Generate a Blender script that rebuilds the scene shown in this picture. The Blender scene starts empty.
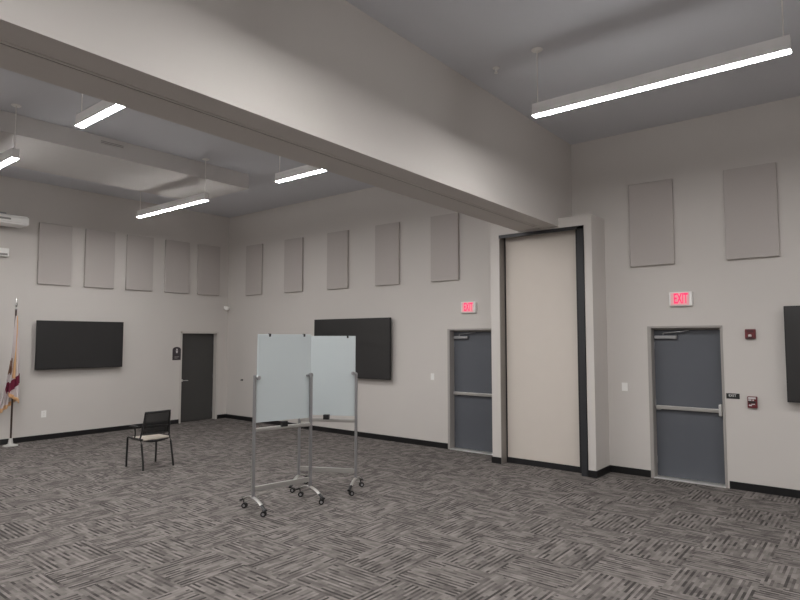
import bpy, bmesh, math, random
from mathutils import Vector, Matrix
random.seed(4)
PI = math.pi
scene = bpy.context.scene
col = scene.collection

# ------------------------------------------------------------------ camera, world, exposure
cam_d = bpy.data.cameras.new('camera')
cam_d.sensor_width = 36.0
cam_d.lens = 596.3 / 800 * 36.0
cam = bpy.data.objects.new('camera', cam_d)
col.objects.link(cam)
cam.location = (13.079, -9.110, 2.0)
cam.rotation_euler = (PI / 2 + 0.0652, 0, 0.6811)
scene.camera = cam

world = bpy.data.worlds.new('world')
scene.world = world
world.use_nodes = True
world.node_tree.nodes['Background'].inputs[0].default_value = (0.02, 0.02, 0.02, 1)
world.node_tree.nodes['Background'].inputs[1].default_value = 1.0

scene.view_settings.view_transform = 'Standard'
scene.view_settings.look = 'None'
scene.view_settings.gamma = 1
scene.view_settings.exposure = 0.08
scene.view_settings.use_curve_mapping = False
scene.cycles.use_denoising = True
scene.cycles.max_bounces = 8
scene.cycles.diffuse_bounces = 6
scene.cycles.sample_clamp_indirect = 8

LENS_STRENGTH = 93.0
CEIL = 5.14
ROOM_X1, ROOM_Y0 = 18.6, -12.6

# ------------------------------------------------------------------ materials
MATS = {}
def node_mat(name, colr, rough=0.6, metal=0.0, spec=0.5, noise=0.0, nscale=40.0, bump=0.0, bscale=200.0, coat=0.0):
    m = bpy.data.materials.new(name); m.use_nodes = True
    nt = m.node_tree; b = nt.nodes['Principled BSDF']
    b.inputs['Roughness'].default_value = rough
    b.inputs['Metallic'].default_value = metal
    b.inputs['Specular IOR Level'].default_value = spec
    b.inputs['Coat Weight'].default_value = coat
    tc = nt.nodes.new('ShaderNodeTexCoord')
    n = nt.nodes.new('ShaderNodeTexNoise'); n.inputs['Scale'].default_value = nscale; n.inputs['Detail'].default_value = 4
    nt.links.new(tc.outputs['Object'], n.inputs['Vector'])
    mx = nt.nodes.new('ShaderNodeMix'); mx.data_type = 'RGBA'
    c = colr
    mx.inputs['A'].default_value = (c[0]*(1-noise), c[1]*(1-noise), c[2]*(1-noise), 1)
    mx.inputs['B'].default_value = (min(1,c[0]*(1+noise)), min(1,c[1]*(1+noise)), min(1,c[2]*(1+noise)), 1)
    nt.links.new(n.outputs['Fac'], mx.inputs['Factor'])
    nt.links.new(mx.outputs['Result'], b.inputs['Base Color'])
    if bump > 0:
        n2 = nt.nodes.new('ShaderNodeTexNoise'); n2.inputs['Scale'].default_value = bscale; n2.inputs['Detail'].default_value = 3
        nt.links.new(tc.outputs['Object'], n2.inputs['Vector'])
        bp = nt.nodes.new('ShaderNodeBump'); bp.inputs['Strength'].default_value = bump; bp.inputs['Distance'].default_value = 0.002
        nt.links.new(n2.outputs['Fac'], bp.inputs['Height'])
        nt.links.new(bp.outputs['Normal'], b.inputs['Normal'])
    MATS[name] = m
    return m
def emit_mat(name, colr, strength):
    m = bpy.data.materials.new(name); m.use_nodes = True
    nt = m.node_tree; b = nt.nodes['Principled BSDF']
    b.inputs['Base Color'].default_value = (*colr, 1)
    b.inputs['Emission Color'].default_value = (*colr, 1)
    b.inputs['Emission Strength'].default_value = strength
    b.inputs['Roughness'].default_value = 0.5
    MATS[name] = m
    return m

node_mat('wall_paint', (0.61, 0.58, 0.552), 0.75, noise=0.015, nscale=1.5, bump=0.15, bscale=160)
node_mat('ceiling_paint', (0.64, 0.65, 0.685), 0.85, noise=0.02, nscale=1.2, bump=0.1, bscale=120)
node_mat('bulkhead_paint', (0.60, 0.58, 0.565), 0.95, noise=0.03, nscale=6)
node_mat('panel_fabric', (0.49, 0.455, 0.435), 0.95, noise=0.04, nscale=180, bump=0.4, bscale=500)
node_mat('base_vinyl', (0.008, 0.008, 0.009), 0.4, noise=0.1)
node_mat('partition_vinyl', (0.64, 0.585, 0.53), 0.7, noise=0.025, nscale=4, bump=0.3, bscale=350)
node_mat('partition_metal', (0.035, 0.036, 0.040), 0.45, metal=0.2, noise=0.05)
node_mat('black_seal', (0.012, 0.012, 0.014), 0.45)
node_mat('reveal_shade', (0.30, 0.28, 0.26), 0.5, metal=0.3, noise=0.02)  # wall paint of the pocket side, with its shade put into the colour
node_mat('track_slot', (0.01, 0.01, 0.01), 0.8)
node_mat('door_blue', (0.10, 0.108, 0.125), 0.5, noise=0.06, nscale=3, bump=0.1, bscale=90)
node_mat('door_black', (0.055, 0.054, 0.053), 0.45, noise=0.05, nscale=6)
node_mat('frame_grey', (0.36, 0.34, 0.32), 0.45, noise=0.02)
node_mat('frame_beige', (0.57, 0.54, 0.51), 0.5, noise=0.02)
node_mat('alu', (0.55, 0.54, 0.52), 0.35, metal=0.8, noise=0.04, nscale=60)
node_mat('alu_dark', (0.36, 0.36, 0.37), 0.42, metal=0.75, noise=0.04, nscale=60)
node_mat('alu_bright', (0.72, 0.72, 0.70), 0.35, metal=0.6, noise=0.03, nscale=60)
node_mat('whiteboard', (0.545, 0.60, 0.615), 0.22, noise=0.01, nscale=2, coat=0.3)
node_mat('black_plastic', (0.012, 0.012, 0.013), 0.4, noise=0.1)
node_mat('black_metal', (0.014, 0.014, 0.015), 0.35, noise=0.1)
node_mat('rubber', (0.015, 0.015, 0.015), 0.7, noise=0.1)
node_mat('tv_screen', (0.021, 0.021, 0.022), 0.28, noise=0.05, nscale=2, spec=0.7)
node_mat('tv_bezel', (0.007, 0.007, 0.008), 0.4)
node_mat('white_plastic', (0.88, 0.87, 0.85), 0.45, noise=0.01)
node_mat('fixture_white', (0.82, 0.81, 0.80), 0.45, noise=0.01)
node_mat('seat_fabric', (0.50, 0.45, 0.39), 0.9, noise=0.06, nscale=150, bump=0.3, bscale=400)
node_mat('sign_plum', (0.045, 0.035, 0.042), 0.5, noise=0.1)
node_mat('sign_black', (0.012, 0.014, 0.013), 0.5)
node_mat('sign_white', (0.62, 0.60, 0.60), 0.6)
node_mat('alarm_red', (0.15, 0.020, 0.025), 0.4, noise=0.08)
node_mat('alarm_dark', (0.03, 0.02, 0.02), 0.4)
node_mat('alarm_lens', (0.80, 0.78, 0.75), 0.15)
node_mat('pole_wood', (0.045, 0.026, 0.018), 0.4, noise=0.2, nscale=20)
node_mat('chrome', (0.75, 0.75, 0.74), 0.2, metal=0.9)
node_mat('gold_fringe', (0.72, 0.45, 0.24), 0.8, noise=0.2, nscale=120)
node_mat('vent_dark', (0.30, 0.29, 0.28), 0.7)
node_mat('wire', (0.85, 0.83, 0.80), 0.5, metal=0.0)
emit_mat('lens_glow', (1.0, 0.980, 0.964), LENS_STRENGTH)
emit_mat('exit_red', (1.0, 0.03, 0.14), 0.72)
emit_mat('exit_face', (0.85, 0.50, 0.52), 0.10)

def mesh_back_mat():
    m = bpy.data.materials.new('chair_mesh'); m.use_nodes = True
    nt = m.node_tree; b = nt.nodes['Principled BSDF']
    b.inputs['Base Color'].default_value = (0.018, 0.018, 0.018, 1); b.inputs['Roughness'].default_value = 0.7
    out = nt.nodes['Material Output']
    tr = nt.nodes.new('ShaderNodeBsdfTransparent'); mx = nt.nodes.new('ShaderNodeMixShader')
    mx.inputs[0].default_value = 0.76
    nt.links.new(tr.outputs[0], mx.inputs[1]); nt.links.new(b.outputs[0], mx.inputs[2]); nt.links.new(mx.outputs[0], out.inputs[0])
    MATS['chair_mesh'] = m
mesh_back_mat()

def carpet_mat():
    m = bpy.data.materials.new('carpet_tiles'); m.use_nodes = True
    nt = m.node_tree; L = nt.links; N = nt.nodes; b = N['Principled BSDF']
    b.inputs['Roughness'].default_value = 0.95; b.inputs['Specular IOR Level'].default_value = 0.15
    def mth(op, a, c=None, d=None):
        n = N.new('ShaderNodeMath'); n.operation = op
        for i, v in enumerate((a, c, d)):
            if v is None: continue
            if isinstance(v, (int, float)): n.inputs[i].default_value = v
            else: L.new(v, n.inputs[i])
        return n.outputs[0]
    tc = N.new('ShaderNodeTexCoord'); sp = N.new('ShaderNodeSeparateXYZ'); L.new(tc.outputs['Object'], sp.inputs[0])
    T = 0.60
    x = mth('DIVIDE', mth('SUBTRACT', sp.outputs[0], 11.0), T)
    y = mth('DIVIDE', mth('ADD', sp.outputs[1], 3.955), T)
    ix = mth('FLOOR', x); iy = mth('FLOOR', y)
    par = mth('FLOORED_MODULO', mth('ADD', ix, iy), 2.0)          # 0: streaks along x
    fx = mth('SUBTRACT', x, ix); fy = mth('SUBTRACT', y, iy)
    def mix(f, a, c):
        return mth('ADD', mth('MULTIPLY', a, mth('SUBTRACT', 1.0, f)), mth('MULTIPLY', c, f))
    u = mix(par, fx, fy)     # along the streak, 0..1
    w = mix(par, fy, fx)     # across
    def layer(rows, segs, seed):
        r = mth('FLOOR', mth('MULTIPLY', w, rows))
        cv = N.new('ShaderNodeCombineXYZ'); L.new(r, cv.inputs[0]); L.new(mth('ADD', ix, seed), cv.inputs[1]); L.new(iy, cv.inputs[2])
        wn = N.new('ShaderNodeTexWhiteNoise'); wn.noise_dimensions = '3D'; L.new(cv.outputs[0], wn.inputs['Vector'])
        s = mth('FLOOR', mth('ADD', mth('MULTIPLY', u, segs), mth('MULTIPLY', wn.outputs['Value'], 3.0)))
        cv2 = N.new('ShaderNodeCombineXYZ')
        L.new(mth('ADD', mth('MULTIPLY', r, 1.37), mth('MULTIPLY', ix, 17.13)), cv2.inputs[0])
        L.new(mth('ADD', s, mth('MULTIPLY', iy, 11.7)), cv2.inputs[1]); cv2.inputs[2].default_value = seed
        wn2 = N.new('ShaderNodeTexWhiteNoise'); wn2.noise_dimensions = '3D'; L.new(cv2.outputs[0], wn2.inputs['Vector'])
        return wn2.outputs['Value'], r
    a, ra = layer(26.0, 4.5, 3.0)
    c, rc = layer(13.0, 3.0, 8.0)
    pat, rp = layer(4.0, 4.0, 21.0)
    alt = mth('FLOORED_MODULO', ra, 2.0)
    big = N.new('ShaderNodeTexNoise'); big.inputs['Scale'].default_value = 7.0; L.new(tc.outputs['Object'], big.inputs['Vector'])
    fin = N.new('ShaderNodeTexNoise'); fin.inputs['Scale'].default_value = 160.0; L.new(tc.outputs['Object'], fin.inputs['Vector'])
    dash = mth('MULTIPLY', alt, mth('MAXIMUM', mth('SUBTRACT', a, 0.08), 0.0))
    dash = mth('MULTIPLY', dash, mth('ADD', 0.5, mth('MULTIPLY', pat, 1.0)))
    v = mth('SUBTRACT', 0.61, mth('MULTIPLY', dash, 0.66))
    v = mth('ADD', v, mth('MULTIPLY', mth('SUBTRACT', 1.0, alt), mth('MULTIPLY', mth('SUBTRACT', a, 0.55), 0.34)))
    v = mth('ADD', v, mth('MULTIPLY', mth('SUBTRACT', c, 0.5), 0.16))
    v = mth('ADD', v, mth('MULTIPLY', mth('SUBTRACT', big.outputs['Fac'], 0.5), 0.5))
    v = mth('ADD', v, mth('MULTIPLY', mth('SUBTRACT', fin.outputs['Fac'], 0.5), 0.25))
    cr = N.new('ShaderNodeValToRGB'); L.new(v, cr.inputs[0])
    e = cr.color_ramp.elements
    e[0].position = 0.12; e[0].color = (0.052, 0.047, 0.045, 1)
    e[1].position = 0.85; e[1].color = (0.258, 0.235, 0.222, 1)
    k = e.new(0.45); k.color = (0.135, 0.122, 0.115, 1)
    L.new(cr.outputs[0], b.inputs['Base Color'])
    MATS['carpet_tiles'] = m
carpet_mat()

def flag_mat():
    m = bpy.data.materials.new('flag_cloth'); m.use_nodes = True
    nt = m.node_tree; L = nt.links; N = nt.nodes; b = N['Principled BSDF']; b.inputs['Roughness'].default_value = 0.8
    tc = N.new('ShaderNodeTexCoord'); sp = N.new('ShaderNodeSeparateXYZ'); L.new(tc.outputs['UV'], sp.inputs[0])
    def mth(op, a, c=None):
        n = N.new('ShaderNodeMath'); n.operation = op
        for i, v in enumerate((a, c)):
            if v is None: continue
            if isinstance(v, (int, float)): n.inputs[i].default_value = v
            else: L.new(v, n.inputs[i])
        return n.outputs[0]
    # UV.x = metres from the pole (towards +), UV.y = metres above the floor
    band = mth('LESS_THAN', mth('ABSOLUTE', mth('SUBTRACT', sp.outputs[1], mth('ADD', mth('MULTIPLY', sp.outputs[0], 1.05), 1.17))), 0.095)
    band = mth('MULTIPLY', band, mth('GREATER_THAN', sp.outputs[0], -0.105))
    n = N.new('ShaderNodeTexNoise'); n.inputs['Scale'].default_value = 14; L.new(tc.outputs['UV'], n.inputs['Vector'])
    dx = mth('DIVIDE', mth('ADD', sp.outputs[0], 0.085), 0.05); dy = mth('DIVIDE', mth('SUBTRACT', sp.outputs[1], 1.50), 0.19)
    rr = mth('ADD', mth('MULTIPLY', dx, dx), mth('MULTIPLY', dy, dy))
    seal = mth('LESS_THAN', mth('ADD', rr, n.outputs['Fac']), 1.45)
    m1 = N.new('ShaderNodeMix'); m1.data_type = 'RGBA'; m1.inputs['A'].default_value = (0.66, 0.60, 0.60, 1); m1.inputs['B'].default_value = (0.20, 0.018, 0.05, 1); L.new(band, m1.inputs['Factor'])
    m2 = N.new('ShaderNodeMix'); m2.data_type = 'RGBA'; m2.inputs['B'].default_value = (0.20, 0.10, 0.06, 1); L.new(seal, m2.inputs['Factor']); L.new(m1.outputs['Result'], m2.inputs['A'])
    L.new(m2.outputs['Result'], b.inputs['Base Color'])
    MATS['flag_cloth'] = m
flag_mat()

# ------------------------------------------------------------------ builders
class MB:
    def __init__(self): self.bm = bmesh.new()
    def box(self, x0, x1, y0, y1, z0, z1, bev=0.0, seg=2):
        t = bmesh.new()
        bmesh.ops.create_cube(t, size=1.0)
        for v in t.verts:
            v.co = Vector(((x0 + x1) / 2 + v.co.x * (x1 - x0), (y0 + y1) / 2 + v.co.y * (y1 - y0), (z0 + z1) / 2 + v.co.z * (z1 - z0)))
        if bev > 0: bmesh.ops.bevel(t, geom=list(t.edges), offset=bev, segments=seg, affect='EDGES', profile=0.5)
        self._add(t); return self
    def _add(self, t, mat=None):
        if mat is not None: bmesh.ops.transform(t, matrix=mat, verts=t.verts)
        me = bpy.data.meshes.new('tmp'); t.to_mesh(me); t.free()
        self.bm.from_mesh(me); bpy.data.meshes.remove(me)
    def cyl(self, a, b, r, r2=None, n=20, cap=True):
        a = Vector(a); b = Vector(b); d = b - a
        t = bmesh.new()
        bmesh.ops.create_cone(t, cap_ends=cap, segments=n, radius1=r, radius2=r if r2 is None else r2, depth=d.length)
        q = d.to_track_quat('Z', 'Y').to_matrix().to_4x4()
        self._add(t, Matrix.Translation((a + b) / 2) @ q); return self
    def sph(self, c, r, sc=(1, 1, 1), n=16):
        t = bmesh.new(); bmesh.ops.create_uvsphere(t, u_segments=n * 2, v_segments=n, radius=r)
        self._add(t, Matrix.Translation(c) @ Matrix.Diagonal((*sc, 1))); return self
    def tube(self, pts, r, n=10, ry=None, closed=False):
        """swept round / elliptical tube along points"""
        P = [Vector(p) for p in pts]; bm = self.bm; rings = []
        ref = Vector((0, 0, 1))
        k = len(P)
        for i, p in enumerate(P):
            if closed: d = (P[(i + 1) % k] - P[i - 1]).normalized()
            else: d = ((P[min(i + 1, k - 1)] - P[max(i - 1, 0)])).normalized()
            rf = ref if abs(d.dot(ref)) < 0.95 else Vector((0, 1, 0))
            s = d.cross(rf).normalized(); u = s.cross(d)
            ring = []
            for j in range(n):
                a = 2 * PI * j / n
                ring.append(bm.verts.new(p + s * math.cos(a) * r + u * math.sin(a) * (ry or r)))
            rings.append(ring)
        m = k if closed else k - 1
        for i in range(m):
            A = rings[i]; B = rings[(i + 1) % k]
            for j in range(n): bm.faces.new((A[j], A[(j + 1) % n], B[(j + 1) % n], B[j]))
        if not closed:
            bm.faces.new(rings[0][::-1]); bm.faces.new(rings[-1])
        return self
    def lathe(self, prof, c=(0, 0, 0), n=32):
        bm = self.bm; rings = []
        for (r, z) in prof:
            rings.append([bm.verts.new((c[0] + max(r, 1e-4) * math.cos(2 * PI * j / n), c[1] + max(r, 1e-4) * math.sin(2 * PI * j / n), c[2] + z)) for j in range(n)])
        for A, B in zip(rings, rings[1:]):
            for j in range(n): bm.faces.new((A[j], A[(j + 1) % n], B[(j + 1) % n], B[j]))
        bm.faces.new(rings[0][::-1]); bm.faces.new(rings[-1]); return self
    def prism(self, poly, axis, lo, hi, bev=0.0):
        """poly of 2D points extruded along axis: 'x' (poly=y,z) 'y' (poly=x,z) 'z' (poly=x,y)"""
        t = bmesh.new()
        def P(p, k): return {'x': (k, p[0], p[1]), 'y': (p[0], k, p[1]), 'z': (p[0], p[1], k)}[axis]
        A = [t.verts.new(P(p, lo)) for p in poly]; B = [t.verts.new(P(p, hi)) for p in poly]
        n = len(poly)
        t.faces.new(A[::-1]); t.faces.new(B)
        for j in range(n): t.faces.new((A[j], A[(j + 1) % n], B[(j + 1) % n], B[j]))
        if bev: bmesh.ops.bevel(t, geom=list(t.edges), offset=bev, segments=2, affect='EDGES')
        self._add(t); return self
    def build(self, name, mat, parent=None, smooth=False, xf=None, loc=None):
        if xf is not None: bmesh.ops.transform(self.bm, matrix=xf, verts=self.bm.verts)
        if loc is not None: bmesh.ops.translate(self.bm, vec=-Vector(loc), verts=self.bm.verts)
        bmesh.ops.recalc_face_normals(self.bm, faces=self.bm.faces)
        me = bpy.data.meshes.new(name); self.bm.to_mesh(me); self.bm.free()
        me.materials.append(MATS[mat])
        if smooth:
            for p in me.polygons: p.use_smooth = True
            try: me.set_sharp_from_angle(angle=math.radians(40))
            except Exception: pass
        o = bpy.data.objects.new(name, me); col.objects.link(o)
        if parent is not None: o.parent = parent
        if loc is not None: o.location = loc
        return o
def B(*a, **k): return MB().box(*a, **k)

def tag(o, label=None, cat=None, group=None, kind=None):
    if label: o['label'] = label
    if cat: o['category'] = cat
    if group: o['group'] = group
    if kind: o['kind'] = kind
    return o
def empty(name, loc, rz=0.0, label=None, cat=None, group=None, kind=None):
    o = bpy.data.objects.new(name, None); col.objects.link(o)
    o.location = loc; o.rotation_euler = (0, 0, rz); o.empty_display_size = 0.1
    return tag(o, label, cat, group, kind)
def dup(o, parent=None):
    c = o.copy(); col.objects.link(c)
    if parent is not None: c.parent = parent
    for ch in list(o.children): dup(ch, c)
    return c
def struct(mb, name, mat, label, cat, **k):
    o = mb.build(name, mat, **k); tag(o, label, cat, kind='structure'); return o
def text_mesh(txt, size, mat, name, parent, loc, rot, extrude=0.002, offset=0.0, sx=1.0):
    cu = bpy.data.curves.new('txt', 'FONT'); cu.body = txt; cu.size = size; cu.extrude = extrude; cu.offset = offset
    cu.align_x = 'CENTER'; cu.align_y = 'CENTER'
    t = bpy.data.objects.new('txt', cu); col.objects.link(t)
    dg = bpy.context.evaluated_depsgraph_get(); dg.update()
    me = bpy.data.meshes.new_from_object(t.evaluated_get(dg))
    bpy.data.objects.remove(t); bpy.data.curves.remove(cu)
    for v in me.vertices: v.co.x *= sx
    me.materials.clear(); me.materials.append(MATS[mat])
    o = bpy.data.objects.new(name, me); col.objects.link(o); o.parent = parent; o.location = loc; o.rotation_euler = rot
    return o

# ------------------------------------------------------------------ room shell
H = 0.2
struct(B(-H, ROOM_X1 + H, ROOM_Y0 - H, H, -0.15, 0), 'floor', 'carpet_tiles', 'grey streaked carpet tiles laid in alternating directions', 'floor')
struct(B(-H, ROOM_X1 + H, ROOM_Y0 - H, H, CEIL, CEIL + 0.15), 'ceiling', 'ceiling_paint', 'high flat painted grey ceiling', 'ceiling')

# opening sizes
ND = (10.42, 11.345)      # near exit door (opening in x)
FD = (6.87, 7.795)        # far exit door
LD = (-1.27, -0.31)      # dark door in the end wall (opening in y)
DH = 2.14
EH = 2.165
w = MB()
for x0, x1 in ((-H, FD[0]), (FD[1], ND[0]), (ND[1], ROOM_X1 + H)): w.box(x0, x1, 0, H, 0, CEIL)
for x0, x1 in (FD, ND): w.box(x0, x1, 0, H, EH, CEIL)
struct(w, 'wall_back', 'wall_paint', 'long greige wall with the two exit doors', 'wall')
w = MB()
w.box(-H, 0, ROOM_Y0 - H, LD[0], 0, CEIL); w.box(-H, 0, LD[1], 0, 0, CEIL); w.box(-H, 0, LD[0], LD[1], DH, CEIL)
struct(w, 'wall_left', 'wall_paint', 'greige end wall with the flag and dark door', 'wall')
struct(B(ROOM_X1, ROOM_X1 + H, ROOM_Y0 - H, 0, 0, CEIL), 'wall_right', 'wall_paint', 'greige end wall on the right', 'wall')
struct(B(0, ROOM_X1, ROOM_Y0 - H, ROOM_Y0, 0, CEIL), 'wall_front', 'wall_paint', 'greige long wall behind the viewpoint', 'wall')

# header beam across the room, and the partition pocket it ends on
PX0, PX1, PY, PZ = 8.066, 9.778, -0.54, 3.85
HX0, HX1, HZ = 8.585, 9.262, 3.73
def skew_box(x0a, x1a, x0b, x1b, ya, yb, z0a, z0b, z1):
    m_ = MB(); q = [m_.bm.verts.new(c) for c in ((x0a, ya, z0a), (x1a, ya, z0a), (x1a, ya, z1), (x0a, ya, z1), (x0b, yb, z0b), (x1b, yb, z0b), (x1b, yb, z1), (x0b, yb, z1))]
    for f_ in ((0, 1, 2, 3), (7, 6, 5, 4), (0, 4, 5, 1), (1, 5, 6, 2), (2, 6, 7, 3), (3, 7, 4, 0)): m_.bm.faces.new([q[i_] for i_ in f_])
    return m_
def hx(x, y): return x + 0.0115 * (-0.54 - y)
def hz(y): return HZ - 0.008 + 0.0062 * (-0.54 - y)
hb = skew_box(hx(HX0, ROOM_Y0), hx(HX1, ROOM_Y0), HX0, HX1, ROOM_Y0, PY, hz(ROOM_Y0), hz(PY), CEIL)
hb.box(HX0, HX1, PY, 0, PZ, CEIL)
struct(hb, 'wall_header', 'wall_paint', 'deep painted beam crossing the room above the partition line', 'beam')
OX0, OX1, OZ = 8.225, 9.66, 3.695
p = MB().box(PX0, OX0, PY, 0, 0, PZ).box(OX1, PX1, PY, 0, 0, PZ).box(OX0, OX1, PY, 0, OZ, PZ)
struct(p, 'wall_pilaster', 'wall_paint', 'projecting painted surround of the folding partition pocket', 'pilaster')
struct(B(2.0, 3.78, ROOM_Y0, -2.22, 4.85, CEIL, bev=0.006), 'ceiling_bulkhead', 'bulkhead_paint', 'long boxed bulkhead dropped below the ceiling of the far half', 'bulkhead')
TK = 8.925
t = skew_box(hx(TK, ROOM_Y0), hx(TK + 0.030, ROOM_Y0), TK, TK + 0.030, ROOM_Y0, PY, hz(ROOM_Y0) - 0.006, hz(PY) - 0.006, HZ + 0.12)
t2 = skew_box(hx(TK + 0.045, ROOM_Y0), hx(TK + 0.075, ROOM_Y0), TK + 0.045, TK + 0.075, ROOM_Y0, PY, hz(ROOM_Y0) - 0.006, hz(PY) - 0.006, HZ + 0.12)
tr = struct(t, 'trim_1', 'wall_paint', 'partition track running along the underside of the beam', 'track')
t2.build('track_flange', 'wall_paint', tr)
skew_box(hx(TK + 0.030, ROOM_Y0), hx(TK + 0.045, ROOM_Y0), TK + 0.030, TK + 0.045, ROOM_Y0, PY, hz(ROOM_Y0) - 0.002, hz(PY) - 0.002, HZ + 0.12).build('track_slot', 'track_slot', tr)

# baseboards
BH, BT = 0.10, 0.012
b = MB()
b.box(0, FD[0] - 0.045, -BT, 0, 0, BH)
b.box(FD[1] + 0.045, PX0, -BT, 0, 0, BH)
b.box(PX1, ND[0] - 0.045, -BT, 0, 0, BH); b.box(ND[1] + 0.045, ROOM_X1, -BT, 0, 0, BH)
struct(b, 'baseboard_back', 'base_vinyl', 'black vinyl base along the exit door wall', 'baseboard')
b = MB().box(PX0 - BT, PX0, PY - BT, 0, 0, BH).box(PX1, PX1 + BT, PY - BT, 0, 0, BH).box(PX0, OX0, PY - BT, PY, 0, BH).box(OX1, PX1, PY - BT, PY, 0, BH)
struct(b, 'baseboard_pilaster', 'base_vinyl', 'black vinyl base around the partition surround', 'baseboard')
b = MB().box(0, BT, ROOM_Y0, LD[0] - 0.045, 0, BH).box(0, BT, LD[1] + 0.045, -BT, 0, BH)
struct(b, 'baseboard_left', 'base_vinyl', 'black vinyl base along the end wall', 'baseboard')

# ------------------------------------------------------------------ doors
def exit_door(n, op, label):
    x0, x1 = op; W = x1 - x0
    r = empty('door_%d' % n, (x0, 0, 0), 0, label, 'door', kind='structure')
    f = MB(); d = 0.19; DH = EH
    for a, c in ((-0.042, 0.0), (W, W + 0.022)): f.box(a, c, -0.012, 0.0, 0, DH + 0.02, bev=0.002)
    f.box(0, W, -0.012, 0, DH, DH + 0.02, bev=0.002)
    f.box(0, 0.008, -0.011, d, 0, DH); f.box(W - 0.008, W, -0.011, d, 0, DH); f.box(0, W, -0.011, d, DH - 0.008, DH)
    f.box(0.008, 0.024, 0.175, 0.19, 0, DH - .008); f.box(W - 0.024, W - .008, 0.175, 0.19, 0, DH - .008); f.box(0.008, W - 0.008, 0.14, 0.19, DH - 0.035, DH - .008)
    f.build('door_frame', 'frame_grey', r)
    B(0.012, W - 0.012, 0.130, 0.174, 0.02, DH - 0.036, bev=0.002).build('door_leaf', 'door_blue', r)
    B(0.0, W, -0.02, 0.16, 0.0, 0.016, bev=0.004).build('threshold', 'alu_bright', r)
    pb = MB().box(0.03, W - 0.03, 0.065, 0.129, 0.985, 1.035, bev=0.006).build('panic_bar', 'alu', r)
    MB().box(W - 0.072, W - 0.03, 0.055, 0.129, 0.94, 1.10, bev=0.012).build('latch_case', 'alu_bright', pb)
    MB().box(0.03, 0.09, 0.07, 0.129, 0.97, 1.03, bev=0.004).build('hinge_bracket', 'alu_dark', pb)
    dc = MB().box(0.03, 0.34, 0.075, 0.129, 2.0, 2.05, bev=0.008).build('door_closer', 'alu_dark', r)
    MB().tube([(0.15, 0.09, 2.056), (0.15, 0.09, 2.085), (0.36, 0.05, 2.10), (0.50, 0.09, 2.125)], 0.008, 8).build('closer_arm', 'alu_dark', dc)
    for z in (0.25, 1.07, 1.9): MB().cyl((0.012, 0.124, z - 0.05), (0.012, 0.124, z + 0.05), 0.008, n=10).build('hinge', 'alu_dark', r)
    return r
exit_door(1, ND, 'blue grey metal exit door beside the fire alarm pull station')
exit_door(2, FD, 'blue grey metal exit door partly hidden by the partition surround')

r = empty('door_3', (0, LD[0], 0), 0, 'charcoal door in the far corner beside the restroom plaque', 'door', kind='structure')
W = LD[1] - LD[0]; f = MB(); fw = 0.04
f.box(0, 0.010, -fw, 0, 0, DH + fw); f.box(0, 0.010, W, W + fw, 0, DH + fw); f.box(0, 0.010, -fw, W + fw, DH, DH + fw)
f.box(-0.15, 0.009, 0, 0.006, 0, DH); f.box(-0.15, 0.009, W - 0.006, W, 0, DH); f.box(-0.15, 0.009, 0, W, DH - 0.006, DH)
f.build('door_frame', 'frame_beige', r)
B(-0.165, -0.12, 0.01, W - 0.01, 0.008, DH - 0.01, bev=0.002).build('door_leaf', 'door_black', r)
lv = MB().cyl((-0.12, 0.09, 1.0), (-0.108, 0.09, 1.0), 0.028).cyl((-0.11, 0.09, 1.0), (-0.06, 0.09, 1.0), 0.009, n=12).tube([(-0.062, 0.085, 1.0), (-0.06, 0.16, 1.0), (-0.062, 0.22, 0.996)], 0.009, 10)
lv.build('lever_handle', 'alu_bright', r, smooth=True)
for z in (0.25, 1.07, 1.9): MB().cyl((-0.114, W - 0.016, z - 0.05), (-0.114, W - 0.016, z + 0.05), 0.008, n=10).build('hinge', 'alu_dark', r)

# ------------------------------------------------------------------ folding partition in its pocket
r = empty('folding_partition', ((OX0 + OX1) / 2, PY + 0.15, 0), 0, 'stacked beige folding partition standing in its dark framed pocket', 'partition')
hw = (OX1 - OX0) / 2; RY = 0.17 - 0.15
PR = 9.468 - (OX0 + OX1) / 2
B(-hw + 0.026, PR, RY, RY + 0.11, 0.09, OZ - 0.02, bev=0.004).build('partition_panel', 'partition_vinyl', r)
B(-hw + 0.012, PR, RY + 0.005, RY + 0.10, 0.0, 0.09).build('bottom_seal', 'black_seal', r)
B(-hw + 0.010, -hw + 0.026, RY - 0.006, RY + 0.11, 0.0, OZ - 0.012).build('edge_trim', 'black_seal', r)
B(PR, hw - 0.012, RY - 0.02, RY + 0.12, 0.0, OZ - 0.012, bev=0.003).build('edge_post', 'black_seal', r)
f = MB().box(hw - 0.010, hw, -0.158, RY + 0.30, 0, OZ).box(-hw, hw, -0.158, RY + 0.30, OZ - 0.010, OZ)
f.box(hw - 0.10, hw, -0.158, -0.150, 0, OZ).box(-hw, hw, -0.158, -0.150, OZ - 0.05, OZ)
f.build('pocket_frame', 'partition_metal', r)
B(-hw, -hw + 0.008, -0.150, RY + 0.30, 0.0, OZ - 0.010).build('side_reveal', 'reveal_shade', r)  # painted wall reveal, coloured darker as if shaded

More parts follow.
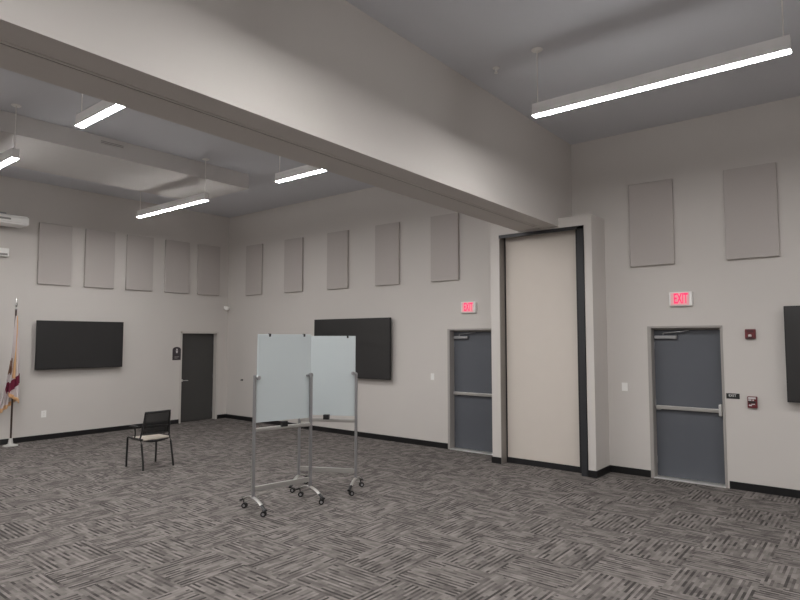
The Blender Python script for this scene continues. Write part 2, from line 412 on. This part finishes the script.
# ------------------------------------------------------------------ acoustic panels
def acoustic(loc, rz, label, group):
    o = B(-0.31, 0.31, -0.052, -0.003, -0.62, 0.62, bev=0.007).build('acoustic_panel', 'panel_fabric')
    o.location = loc; o.rotation_euler = (0, 0, rz); tag(o, label, 'wall panel', group); return o
PZc = 3.695
ordn = ['first', 'second', 'third', 'fourth', 'fifth']
for i, x in enumerate((1.10, 2.56, 3.99, 5.39, 6.79)):
    lb = ['acoustic panel on the exit wall nearest the room corner', 'acoustic panel on the exit wall, second from the room corner', 'acoustic panel on the exit wall, above the left end of the black television',
          'acoustic panel on the exit wall, above the right end of the black television', 'acoustic panel beside the partition surround, near the far exit sign'][i]
    acoustic((x, 0, PZc), 0, lb, 'grey fabric acoustic panels beyond the beam')
for i, x in enumerate((10.48, 11.76, 13.1, 14.4)):
    lb = ['acoustic panel directly above the near exit sign', 'acoustic panel above the fire alarm strobe, right of the near exit sign', 'acoustic panel above the right hand television', 'acoustic panel at the right end of the exit wall'][i]
    if i < 2: acoustic((x, 0, PZc), 0, lb, 'grey fabric acoustic panels by the near exit')
for i, y in enumerate((-4.165, -3.27, -2.38, -1.46, -0.60)):
    lb = ['acoustic panel on the flag wall beside the projector, leftmost of five', 'acoustic panel on the flag wall, second from the left above the television', 'acoustic panel on the flag wall, middle of five past the television edge',
          'acoustic panel on the flag wall above the restroom plaque', 'acoustic panel on the flag wall in the corner above the charcoal door'][i]
    acoustic((0, y, PZc + 0.02), PI / 2, lb, 'grey fabric acoustic panels on the flag wall')

# ------------------------------------------------------------------ televisions
def tv(loc, rz, W, Hh, label, tilt=0.0):
    r = empty('television', loc, rz, label, 'television')
    body = MB().box(-W / 2, W / 2, -0.125, -0.085, -Hh / 2, Hh / 2, bev=0.004)
    body.box(-W * 0.42, W * 0.42, -0.087, -0.06, -Hh * 0.42, Hh * 0.42, bev=0.006)
    xf = Matrix.Rotation(tilt, 4, 'X')
    body.build('housing', 'tv_bezel', r, xf=xf)
    B(-W / 2 + 0.012, W / 2 - 0.012, -0.1275, -0.1245, -Hh / 2 + 0.016, Hh / 2 - 0.012).build('screen', 'tv_screen', r, xf=xf)
    MB().box(-0.25, 0.25, -0.03, 0.0, -0.2, 0.2, bev=0.003).box(-0.22, -0.17, -0.062, -0.028, -0.22, 0.22).box(0.17, 0.22, -0.062, -0.028, -0.22, 0.22).build('wall_mount', 'black_metal', r)
    return r
tv((4.46, 0, 1.81), 0, 2.17, 1.225, 'large black wall television behind the two whiteboards')
tv((13.18, 0, 1.811), 0, 2.17, 1.215, 'black wall television cut off at the right past the fire alarm pull')
tv((0, -3.62, 1.88), PI / 2, 1.725, 0.975, 'black wall television between the flag and the charcoal door', tilt=0.0)

# ------------------------------------------------------------------ linear pendant lights
ZF = 4.404
def pendant():
    r = empty('pendant_light', (0, 0, ZF))
    Lh = 1.175
    MB().box(-Lh, Lh, -0.042, 0.042, 0.006, 0.132, bev=0.001).build('housing', 'fixture_white', r)
    MB().box(-Lh + 0.004, Lh - 0.004, -0.0415, 0.0415, 0.0, 0.007).build('lens', 'lens_glow', r)
    for s in (-1, 1):
        x = s * (Lh - 0.05)
        w = MB().cyl((x, 0, 0.13), (x, 0, CEIL - ZF - 0.012), 0.006, n=8).build('suspension_wire', 'wire', r)
        MB().lathe([(0.0, 0.0), (0.05, 0.0), (0.062, 0.008), (0.062, 0.0135)], (x, 0, CEIL - ZF - 0.0135), 24).build('ceiling_canopy', 'white_plastic', w, smooth=True)
    x = -Lh + 0.06
    return r
pl = [
    (11.397, -3.28, 'long glowing pendant light hanging nearest, over the near exit door side', 'pendant lights in the near half'),
    (15.6, -3.28, 'pendant light past the right frame edge by the exit wall', 'pendant lights in the near half'),
    (11.397, -6.26, 'pendant light just above the frame in the near half', 'pendant lights in the near half'),
    (15.6, -6.26, 'pendant light off to the right in the middle row', 'pendant lights in the near half'),
    (11.397, -9.24, 'pendant light over the viewpoint', 'pendant lights in the near half'),
    (15.6, -9.24, 'pendant light behind the viewpoint to the right', 'pendant lights in the near half'),
    (7.10, -3.28, 'glowing pendant light beyond the beam, above the whiteboards, right end touching the beam edge', 'pendant lights in the far half'),
    (2.85, -3.28, 'fully visible glowing pendant light hanging by the acoustic panels of the far corner', 'pendant lights in the far half'),
    (7.24, -6.25, 'glowing pendant light partly hidden behind the beam at upper left', 'pendant lights in the far half'),
    (3.00, -6.27, 'pendant light end cut off by the left edge above the projector', 'pendant lights in the far half'),
    (7.18, -9.24, 'pendant light out of view at the left in the far half', 'pendant lights in the far half'),
    (3.21, -9.24, 'pendant light out of view at the far left', 'pendant lights in the far half'),
]
base = pendant()
for i, (x, y, lb, g) in enumerate(pl):
    o = base if i == 0 else dup(base)
    o.location = (x, y, ZF); tag(o, lb, 'light', g)

# sprinkler
r = empty('sprinkler', (9.705, -3.175, CEIL), 0, 'small white sprinkler head on the ceiling near the pendant canopy', 'sprinkler')
MB().lathe([(0.0, -0.012), (0.03, -0.012), (0.042, -0.004), (0.042, 0.0)]).build('escutcheon', 'white_plastic', r, smooth=True)
MB().cyl((0, 0, -0.012), (0, 0, -0.045), 0.010).cyl((0, 0, -0.055), (0, 0, -0.06), 0.022).tube([(-0.014, 0, -0.02), (-0.018, 0, -0.04), (0, 0, -0.057)], 0.003, 6).tube([(0.014, 0, -0.02), (0.018, 0, -0.04), (0, 0, -0.057)], 0.003, 6).build('sprinkler_head', 'white_plastic', r)

# slot vent in the bulkhead face
r = empty('slot_vent', (3.78, -4.82, 5.05), 0, 'thin slot air vent high on the ceiling bulkhead', 'vent')
MB().box(0, 0.012, -0.19, 0.19, -0.03, 0.03, bev=0.002).build('vent_frame', 'bulkhead_paint', r)
v = MB()
for k in range(2): v.box(0.011, 0.014, -0.175, 0.175, -0.018 + k * 0.022, -0.006 + k * 0.022)
v.build('vent_slot', 'vent_dark', r)

# ------------------------------------------------------------------ exit signs
def exit_sign(x, label):
    r = empty('exit_sign', (x, 0, 2.565), 0, label, 'exit sign', 'lit exit signs above the doors')
    MB().box(-0.155, 0.155, -0.05, 0.0, -0.10, 0.10, bev=0.012, seg=3).build('sign_housing', 'white_plastic', r)
    MB().box(-0.132, 0.115, -0.0515, -0.049, -0.088, 0.088, bev=0.0005).build('sign_face', 'exit_face', r)
    text_mesh('EXIT', 0.200, 'exit_red', 'letters', r, (0.004, -0.0525, 0.002), (PI / 2, 0, 0), 0.0012, 0.0055, sx=0.46)
    return r
exit_sign(10.855, 'lit red EXIT sign above the near blue grey door')
exit_sign(7.305, 'lit red EXIT sign above the far door left of the partition')

# exit room plate
r = empty('exit_plate', (11.465, 0, 1.232), 0, 'small black EXIT plate beside the near door', 'sign')
B(-0.08, 0.08, -0.006, 0, -0.036, 0.036, bev=0.002).build('plate', 'sign_black', r)
text_mesh('EXIT', 0.045, 'sign_white', 'lettering', r, (-0.005, -0.007, 0.006), (PI / 2, 0, 0), 0.0008, 0.0006)

# fire alarm strobe
r = empty('fire_alarm_strobe', (11.70, 0, 2.065), 0, 'red fire alarm strobe above the pull station', 'fire alarm')
MB().box(-0.062, 0.062, -0.045, 0, -0.066, 0.066, bev=0.012, seg=3).build('alarm_body', 'alarm_red', r)
MB().prism([(-0.022, -0.034), (0.022, -0.034), (0.016, -0.004), (-0.016, -0.004)], 'y', -0.072, -0.043, 0.005).build('strobe_lens', 'alarm_lens', r)
s = MB()
for k in range(4): s.box(-0.04, 0.04, -0.0475, -0.044, 0.022 + k * 0.009, 0.026 + k * 0.009)
s.build('horn_grille', 'alarm_dark', r)
MB().box(-0.05, 0.05, -0.047, -0.044, -0.058, -0.045).build('lower_band', 'alarm_dark', r)

# fire alarm pull
r = empty('fire_alarm_pull', (11.695, 0, 1.168), 0, 'red and white fire alarm pull station on the wall beside the EXIT plate', 'fire alarm')
MB().box(-0.056, 0.056, -0.045, 0, -0.075, 0.075, bev=0.008).build('alarm_body', 'alarm_red', r)
MB().box(-0.042, 0.042, -0.056, -0.044, -0.012, 0.014, bev=0.003).build('pull_handle', 'alarm_dark', r)
for q in ((-0.044, 0.044, 0.042, 0.066), (-0.044, -0.008, 0.020, 0.036), (0.004, 0.020, 0.020, 0.036), (-0.040, -0.004, -0.05, -0.032), (-0.01, 0.03, -0.030, -0.020)):
    B(q[0], q[1], -0.0475, -0.044, q[2], q[3]).build('white_marking', 'sign_white', r)

# wall switches / plates
def wall_plate(name, loc, rz, w_, h_, label, cat, toggle=True, group=None):
    r = empty(name, loc, rz, label, cat, group)
    B(-w_ / 2, w_ / 2, -0.008, 0, -h_ / 2, h_ / 2, bev=0.003).build('cover_plate', 'white_plastic', r)
    if toggle: B(-0.017, 0.017, -0.013, -0.006, -0.033, 0.033, bev=0.002).build('rocker', 'white_plastic', r)
    else:
        for z in (-0.022, 0.022):
            sf = B(-0.017, 0.017, -0.0105, -0.007, z - 0.015, z + 0.015, bev=0.002).build('socket_face', 'white_plastic', r)
            for xx in (-0.0065, 0.0065): B(xx - 0.0015, xx + 0.0015, -0.0112, -0.010, z - 0.004, z + 0.007).build('socket_slot', 'black_plastic', sf)
    return r
wall_plate('light_switch', (10.03, 0, 1.285), 0, 0.085, 0.122, 'white light switch between the partition surround and near exit door', 'light switch')
wall_plate('light_switch', (6.48, 0, 1.295), 0, 0.075, 0.122, 'white light switch left of the far exit door', 'light switch')
wall_plate('power_outlet', (0, -4.255, 0.508), PI / 2, 0.095, 0.135, 'white power outlet low on the wall below the flag wall television', 'power outlet', toggle=False)
r = empty('coat_hook', (0.665, 0, 0.985), 0, 'tiny black wall hook near the room corner', 'hook')
MB().cyl((0, 0, 0), (0, -0.012, 0), 0.022).build('back_plate', 'black_metal', r)
MB().cyl((0, -0.01, 0), (0, -0.04, 0), 0.010).sph((0, -0.042, 0), 0.016).build('knob', 'black_metal', r, smooth=True)

# dome camera in corner
r = empty('security_camera', (0, -0.09, 2.79), 0, 'small white dome security camera in the far room corner', 'security camera')
MB().box(0, 0.02, -0.035, 0.035, -0.03, 0.05, bev=0.006).box(0.01, 0.09, -0.02, 0.02, 0.015, 0.04, bev=0.005).build('bracket', 'white_plastic', r)
MB().lathe([(0.0, -0.07), (0.035, -0.062), (0.058, -0.03), (0.062, 0.0), (0.062, 0.02), (0.03, 0.03)], (0.09, 0, 0), 24).build('dome', 'white_plastic', r, smooth=True)

# restroom plaque
r = empty('restroom_plaque', (0.0, -1.405, 1.655), PI / 2, 'dark restroom plaque with rounded top beside the charcoal door', 'sign')
pts = [(-0.105, -0.155), (0.105, -0.155), (0.105, 0.09)] + [(0.105 * math.cos(a), 0.09 + 0.065 * math.sin(a)) for a in [PI * k / 14 for k in range(1, 14)]] + [(-0.105, 0.09)]
MB().prism(pts, 'y', -0.012, 0.0).build('plate', 'sign_plum', r)
MB().cyl((0, -0.016, 0.095), (0, -0.011, 0.095), 0.020).prism([(-0.018, 0.01), (0.018, 0.01), (0.028, 0.07), (-0.028, 0.07)], 'y', -0.016, -0.011).build('pictogram', 'sign_white', r)
MB().box(-0.06, 0.06, -0.015, -0.011, -0.088, -0.072).box(-0.06, 0.02, -0.015, -0.011, -0.115, -0.103).build('lettering', 'vent_dark', r)

# ------------------------------------------------------------------ projector and box on the flag wall
r = empty('projector', (0.30, -5.20, 4.235), 0, 'white projector mounted high on the flag wall at the left edge', 'projector')
pj = [(-0.22, -0.085), (0.20, -0.10), (0.24, -0.07), (0.24, 0.05), (0.20, 0.085), (-0.20, 0.10), (-0.22, 0.06)]
MB().prism(pj, 'y', -0.45, 0.37, 0.022).build('projector_body', 'white_plastic', r, smooth=True)
MB().box(0.236, 0.243, -0.35, 0.06, -0.02, 0.015, bev=0.001).build('air_grille', 'vent_dark', r)
MB().box(-0.08, 0.12, -0.30, 0.02, 0.07, 0.125, bev=0.004).box(-0.30, -0.05, -0.20, -0.10, 0.08, 0.12, bev=0.004).build('wall_arm', 'alu_dark', r)
r = empty('wall_box', (0, -5.10, 3.65), 0, 'small white junction box on the flag wall below the projector', 'junction box')
MB().box(0, 0.09, -0.12, 0.10, -0.075, 0.085, bev=0.01).build('box_body', 'white_plastic', r)
MB().box(0.088, 0.093, -0.09, 0.07, -0.055, -0.015).build('box_slot', 'vent_dark', r)

# ------------------------------------------------------------------ flag on stand
FX, FY = 0.27, -4.905
r = empty('flag_stand', (FX, FY, 0), 0, 'white flag with red bar and gold fringe draped on a dark pole by the television', 'flag')
MB().lathe([(0.0, 0), (0.125, 0), (0.125, 0.010), (0.08, 0.022), (0.045, 0.04), (0.038, 0.08), (0.030, 0.14), (0.0, 0.145)]).build('stand_base', 'alu_bright', r, smooth=True)
MB().cyl((0, 0, 0.12), (0, 0, 2.56), 0.0165).build('pole', 'pole_wood', r, smooth=True)
MB().lathe([(0.0, 0), (0.022, 0.0), (0.026, 0.015), (0.014, 0.03), (0.012, 0.05), (0.022, 0.07), (0.026, 0.10), (0.014, 0.17), (0.002, 0.25)], (0, 0, 2.55), 20).build('finial', 'chrome', r, smooth=True)
def drape(rows, cols, fn, thick=0.004):
    me_v = []; uv = []
    bm = bmesh.new(); ul = bm.loops.layers.uv.new('UVMap')
    g = [[None] * (cols + 1) for _ in range(rows + 1)]
    for i in range(rows + 1):
        for j in range(cols + 1):
            g[i][j] = bm.verts.new(fn(i / rows, j / cols))
    for i in range(rows):
        for j in range(cols):
            f = bm.faces.new((g[i][j], g[i][j + 1], g[i + 1][j + 1], g[i + 1][j]))
            for l in f.loops: l[ul].uv = (l.vert.co.y, l.vert.co.z)
    return bm
def lerp(a, b_, t_): return a + (b_ - a) * t_
def zig(v, n, amp): return amp * math.sin(v * n * 2 * PI)
def front(u, v):     # u: down, v: left->right
    zb = lerp(0.98, 0.83, v)
    z = lerp(2.44, zb, u)
    k = u ** 0.8
    yl = lerp(-0.012, -0.10, k); yr = lerp(0.018, 0.095, min(1, k * 1.15))
    return Vector((0.045 + 0.03 * k + zig(v, 3, 0.004 + 0.03 * k) , lerp(yl, yr, v) + 0.01 * math.sin(v * 14 + 3 * u) * k, z))
def back(u, v):
    zb = lerp(0.60, 0.86, v)
    z = lerp(2.30, zb, u)
    k = u ** 0.9
    yl = lerp(-0.012, -0.26, u ** 2.2); yr = lerp(0.010, 0.06, k)
    return Vector((-0.02 - 0.02 * k + zig(v, 4, 0.004 + 0.03 * k), lerp(yl, yr, v), z))
def finish(bms, name, mat, parent, thick=0.004):
    me = bpy.data.meshes.new(name); allb = bmesh.new(); ul = None
    tmp = []
    for b_ in bms:
        m_ = bpy.data.meshes.new('t'); b_.to_mesh(m_); b_.free(); allb.from_mesh(m_); tmp.append(m_)
    allb.to_mesh(me); allb.free()
    for m_ in tmp: bpy.data.meshes.remove(m_)
    me.materials.append(MATS[mat])
    for p_ in me.polygons: p_.use_smooth = True
    o = bpy.data.objects.new(name, me); col.objects.link(o); o.parent = parent
    md = o.modifiers.new('solid', 'SOLIDIFY'); md.thickness = thick; md.offset = 0
    return o
cloth = finish([drape(50, 48, front), drape(40, 56, back)], 'flag_cloth', 'flag_cloth', r)
def strip(fn, u0, u1, v0, v1, off):
    def g(a, b_):
        p_ = fn(lerp(u0, u1, a), lerp(v0, v1, b_) + 0.34 * (1 - a) ** 1.5); return p_ + Vector((off, 0, 0))
    return g
def hem(fn, dz, off=0.0):
    def g(a, b_):
        p_ = fn(1.0, b_); return p_ + Vector((off, 0, -dz * a + 0.03))
    return g
fr = finish([drape(3, 40, hem(front, 0.075, 0.006)), drape(3, 40, hem(back, 0.08)), drape(40, 4, strip(front, 0.0, 0.78, 0.28, 0.50, 0.008))], 'fringe', 'gold_fringe', r, 0.006)

# ------------------------------------------------------------------ rolling whiteboards
def whiteboard(loc, rz, label, hw, board_tilt=0.0, inset=0.012, shift=0.0, top=0.52, bot=0.505, tz=0.0, clips=(-0.58, 0.72), ph=1.575):
    r = empty('rolling_whiteboard', loc, rz, label, 'whiteboard', 'rolling whiteboards')
    for s in (-1, 1):
        x = s * hw
        MB().box(x - 0.017, x + 0.017, -0.015, 0.015, 0.155, ph, bev=0.005).build('post', 'alu_dark', r)
        arch = []
        for k in range(17):
            t_ = -1 + 2 * k / 16
            arch.append((x, t_ * 0.25, 0.168 - 0.070 * t_ * t_))
        ft = MB().tube(arch, 0.021, 10, ry=0.012).build('foot', 'alu', r, smooth=True)
        for e in (-1, 1):
            yy = e * 0.235
            cp = MB().tube([(x, e * 0.215, 0.118), (x, e * 0.26, 0.095), (x, e * 0.305, 0.082)], 0.0225, 10, ry=0.014).build('end_cap', 'black_plastic', ft, smooth=True)
            cs = MB()
            cs.cyl((x, yy, 0.062), (x, yy, 0.095), 0.006, n=10)
            a = -0.75 - rz + random.uniform(-0.4, 0.4)
            dx, dy = math.cos(a), math.sin(a)
            cx, cy = x - dy * 0.012, yy + dx * 0.012
            for q in (-1, 1):
                cs.cyl((cx + q * dx * 0.008, cy + q * dy * 0.008, 0.031), (cx + q * dx * 0.022, cy + q * dy * 0.022, 0.031), 0.031, n=24)
            cs.cyl((cx - dx * 0.01, cy - dy * 0.01, 0.028), (cx + dx * 0.01, cy + dy * 0.01, 0.028), 0.010, n=12)
            cs.sph((cx, cy, 0.048), 0.02, (1, 1, 0.8), 8)
            cs.build('caster', 'rubber', ft, smooth=True)
            hb_ = MB()
            hb_.cyl((cx - dx * 0.024, cy - dy * 0.024, 0.031), (cx + dx * 0.024, cy + dy * 0.024, 0.031), 0.016, n=14)
            hb_.build('caster_hub', 'alu_dark', ft, smooth=True)
        kb = MB().cyl((x, 0.0, 1.545), (x - s * 0.065, 0.0, 1.545), 0.012, n=12).cyl((x - s * 0.028, -0.026, 1.545), (x - s * 0.028, -0.056, 1.545), 0.024, n=16).cyl((x - s * 0.028, -0.028, 1.545), (x - s * 0.028, 0.03, 1.545), 0.012, n=12)
        kb.build('pivot_knob', 'alu_dark', r)
    MB().box(-hw + 0.018, hw - 0.018, -0.014, 0.014, 0.232, 0.29, bev=0.005).build('lower_rail', 'alu', r)
    q = 0.913 + tz
    tb = MB().box(-hw + 0.016, hw - 0.016, -0.015, 0.015, q, q + 0.047, bev=0.005).box(-hw + 0.03, hw - 0.03, -0.05, -0.014, q + 0.019, q + 0.025).box(-hw + 0.03, hw - 0.03, -0.053, -0.048, q + 0.019, q + 0.035)
    tb.build('tray_rail', 'alu', r)
    MB().box(-0.045, 0.035, -0.052, 0.0, q + 0.026, q + 0.10, bev=0.006).build('eraser_holder', 'black_plastic', r)
    bw = hw - inset
    xf = Matrix.Translation((0, 0.030, 1.52)) @ Matrix.Rotation(board_tilt, 4, 'X')
    bd = MB().box(-bw + shift, bw + shift, -0.010, 0.010, -bot, top, bev=0.003).build('board', 'whiteboard', r, xf=xf)
    for cx in (bw * clips[0] + shift, bw * clips[1] + shift):
        MB().box(cx - 0.012, cx + 0.012, -0.018, 0.018, top - 0.030, top + 0.008, bev=0.003).build('clip', 'black_plastic', bd, xf=xf)
    return r
whiteboard((7.389, -4.33, 0), math.radians(79.7), 'white markerboard on wheels in front, overlapping the other board', 0.386, 0.02, 0.018, 0.022, 0.537)
whiteboard((7.235, -3.445, 0), math.radians(26.9), 'white markerboard on wheels behind, in front of the black television', 0.398, 0.0, 0.02, 0.0, 0.52, 0.545, -0.02, (-0.85, 0.72), 1.55)

# ------------------------------------------------------------------ chair
r = empty('mesh_chair', (3.99, -4.176, 0), PI / 2 + 0.02, 'black mesh back armchair with pale seat standing alone on the carpet', 'chair')
# local: +y = forward (towards the end wall), x = sideways
st = MB().box(-0.218, 0.218, -0.20, 0.165, 0.43, 0.469, bev=0.022, seg=4).build('seat', 'seat_fabric', r, smooth=True)
MB().box(-0.20, 0.20, -0.19, 0.21, 0.420, 0.437, bev=0.004).build('seat_pan', 'black_plastic', r)
for s in (-1, 1):
    x = s * 0.245
    fl = MB().tube([(x, 0.245, 0.0), (x, 0.24, 0.20), (x * 0.99, 0.235, 0.43), (x * 0.99, 0.225, 0.455), (x * 0.99, 0.20, 0.462)], 0.0155, 10).build('front_leg', 'black_metal', r, smooth=True)
    MB().tube([(x * 1.03, -0.27, 0.0), (x, -0.25, 0.12), (x * 0.99, -0.19, 0.38), (x * 0.99, -0.155, 0.455), (x * 0.99, -0.13, 0.462)], 0.0155, 10).build('rear_leg', 'black_metal', r, smooth=True)
    MB().tube([(x * 0.99, 0.205, 0.462), (x * 0.99, 0.0, 0.458), (x * 0.99, -0.14, 0.460)], 0.0155, 10).build('side_rail', 'black_metal', r, smooth=True)
    ar = MB().tube([(x * 0.99, 0.02, 0.455), (x * 1.02, -0.01, 0.54), (x * 1.04, 0.0, 0.635)], 0.010, 10).build('arm_post', 'black_metal', r, smooth=True)
    MB().box(x * 1.04 - 0.024, x * 1.04 + 0.024, -0.11, 0.14, 0.635, 0.658, bev=0.009, seg=3).build('armrest', 'black_plastic', r, smooth=True)
    MB().tube([(x * 0.99, -0.13, 0.455), (x * 0.97, -0.15, 0.50), (x * 0.94, -0.16, 0.56), (x * 0.92, -0.185, 0.70)], 0.012, 10).build('back_upright', 'black_metal', r, smooth=True)
MB().tube([(-0.245, -0.15, 0.455), (-0.12, -0.185, 0.425), (0, -0.20, 0.415), (0.12, -0.185, 0.425), (0.245, -0.15, 0.455)], 0.019, 10).build('rear_crossbar', 'black_metal', r, smooth=True)
# backrest: curved frame with mesh stretched in it
def bk(u, v):      # u -1..1 sideways, v 0..1 up
    x = u * lerp(0.222, 0.205, v)
    y = lerp(-0.165, -0.25, v) + 0.035 * (u * u) - 0.012 * math.sin(v * PI)
    return Vector((x, y, lerp(0.525, 0.868, v)))
loop = []
for k in range(13): loop.append(bk(-1 + 2 * k / 12, 0.0))
for k in range(1, 9): loop.append(bk(1, k / 8))
for k in range(1, 13): loop.append(bk(1 - 2 * k / 12, 1.0))
for k in range(1, 8): loop.append(bk(-1, 1 - k / 8))
bf = MB().tube(loop, 0.014, 8, closed=True).build('backrest_frame', 'black_plastic', r, smooth=True)
MB().tube([bk(-1 + 2 * k / 12, 0.36) + Vector((0, 0.008, 0)) for k in range(13)], 0.008, 8, ry=0.022).build('lumbar_bar', 'black_plastic', r, smooth=True)
bm = bmesh.new(); g = [[bm.verts.new(bk(-1 + 2 * i / 12, j / 8)) for i in range(13)] for j in range(9)]
for j in range(8):
    for i in range(12): bm.faces.new((g[j][i], g[j][i + 1], g[j + 1][i + 1], g[j + 1][i]))
finish([bm], 'backrest_mesh', 'chair_mesh', bf, 0.002)
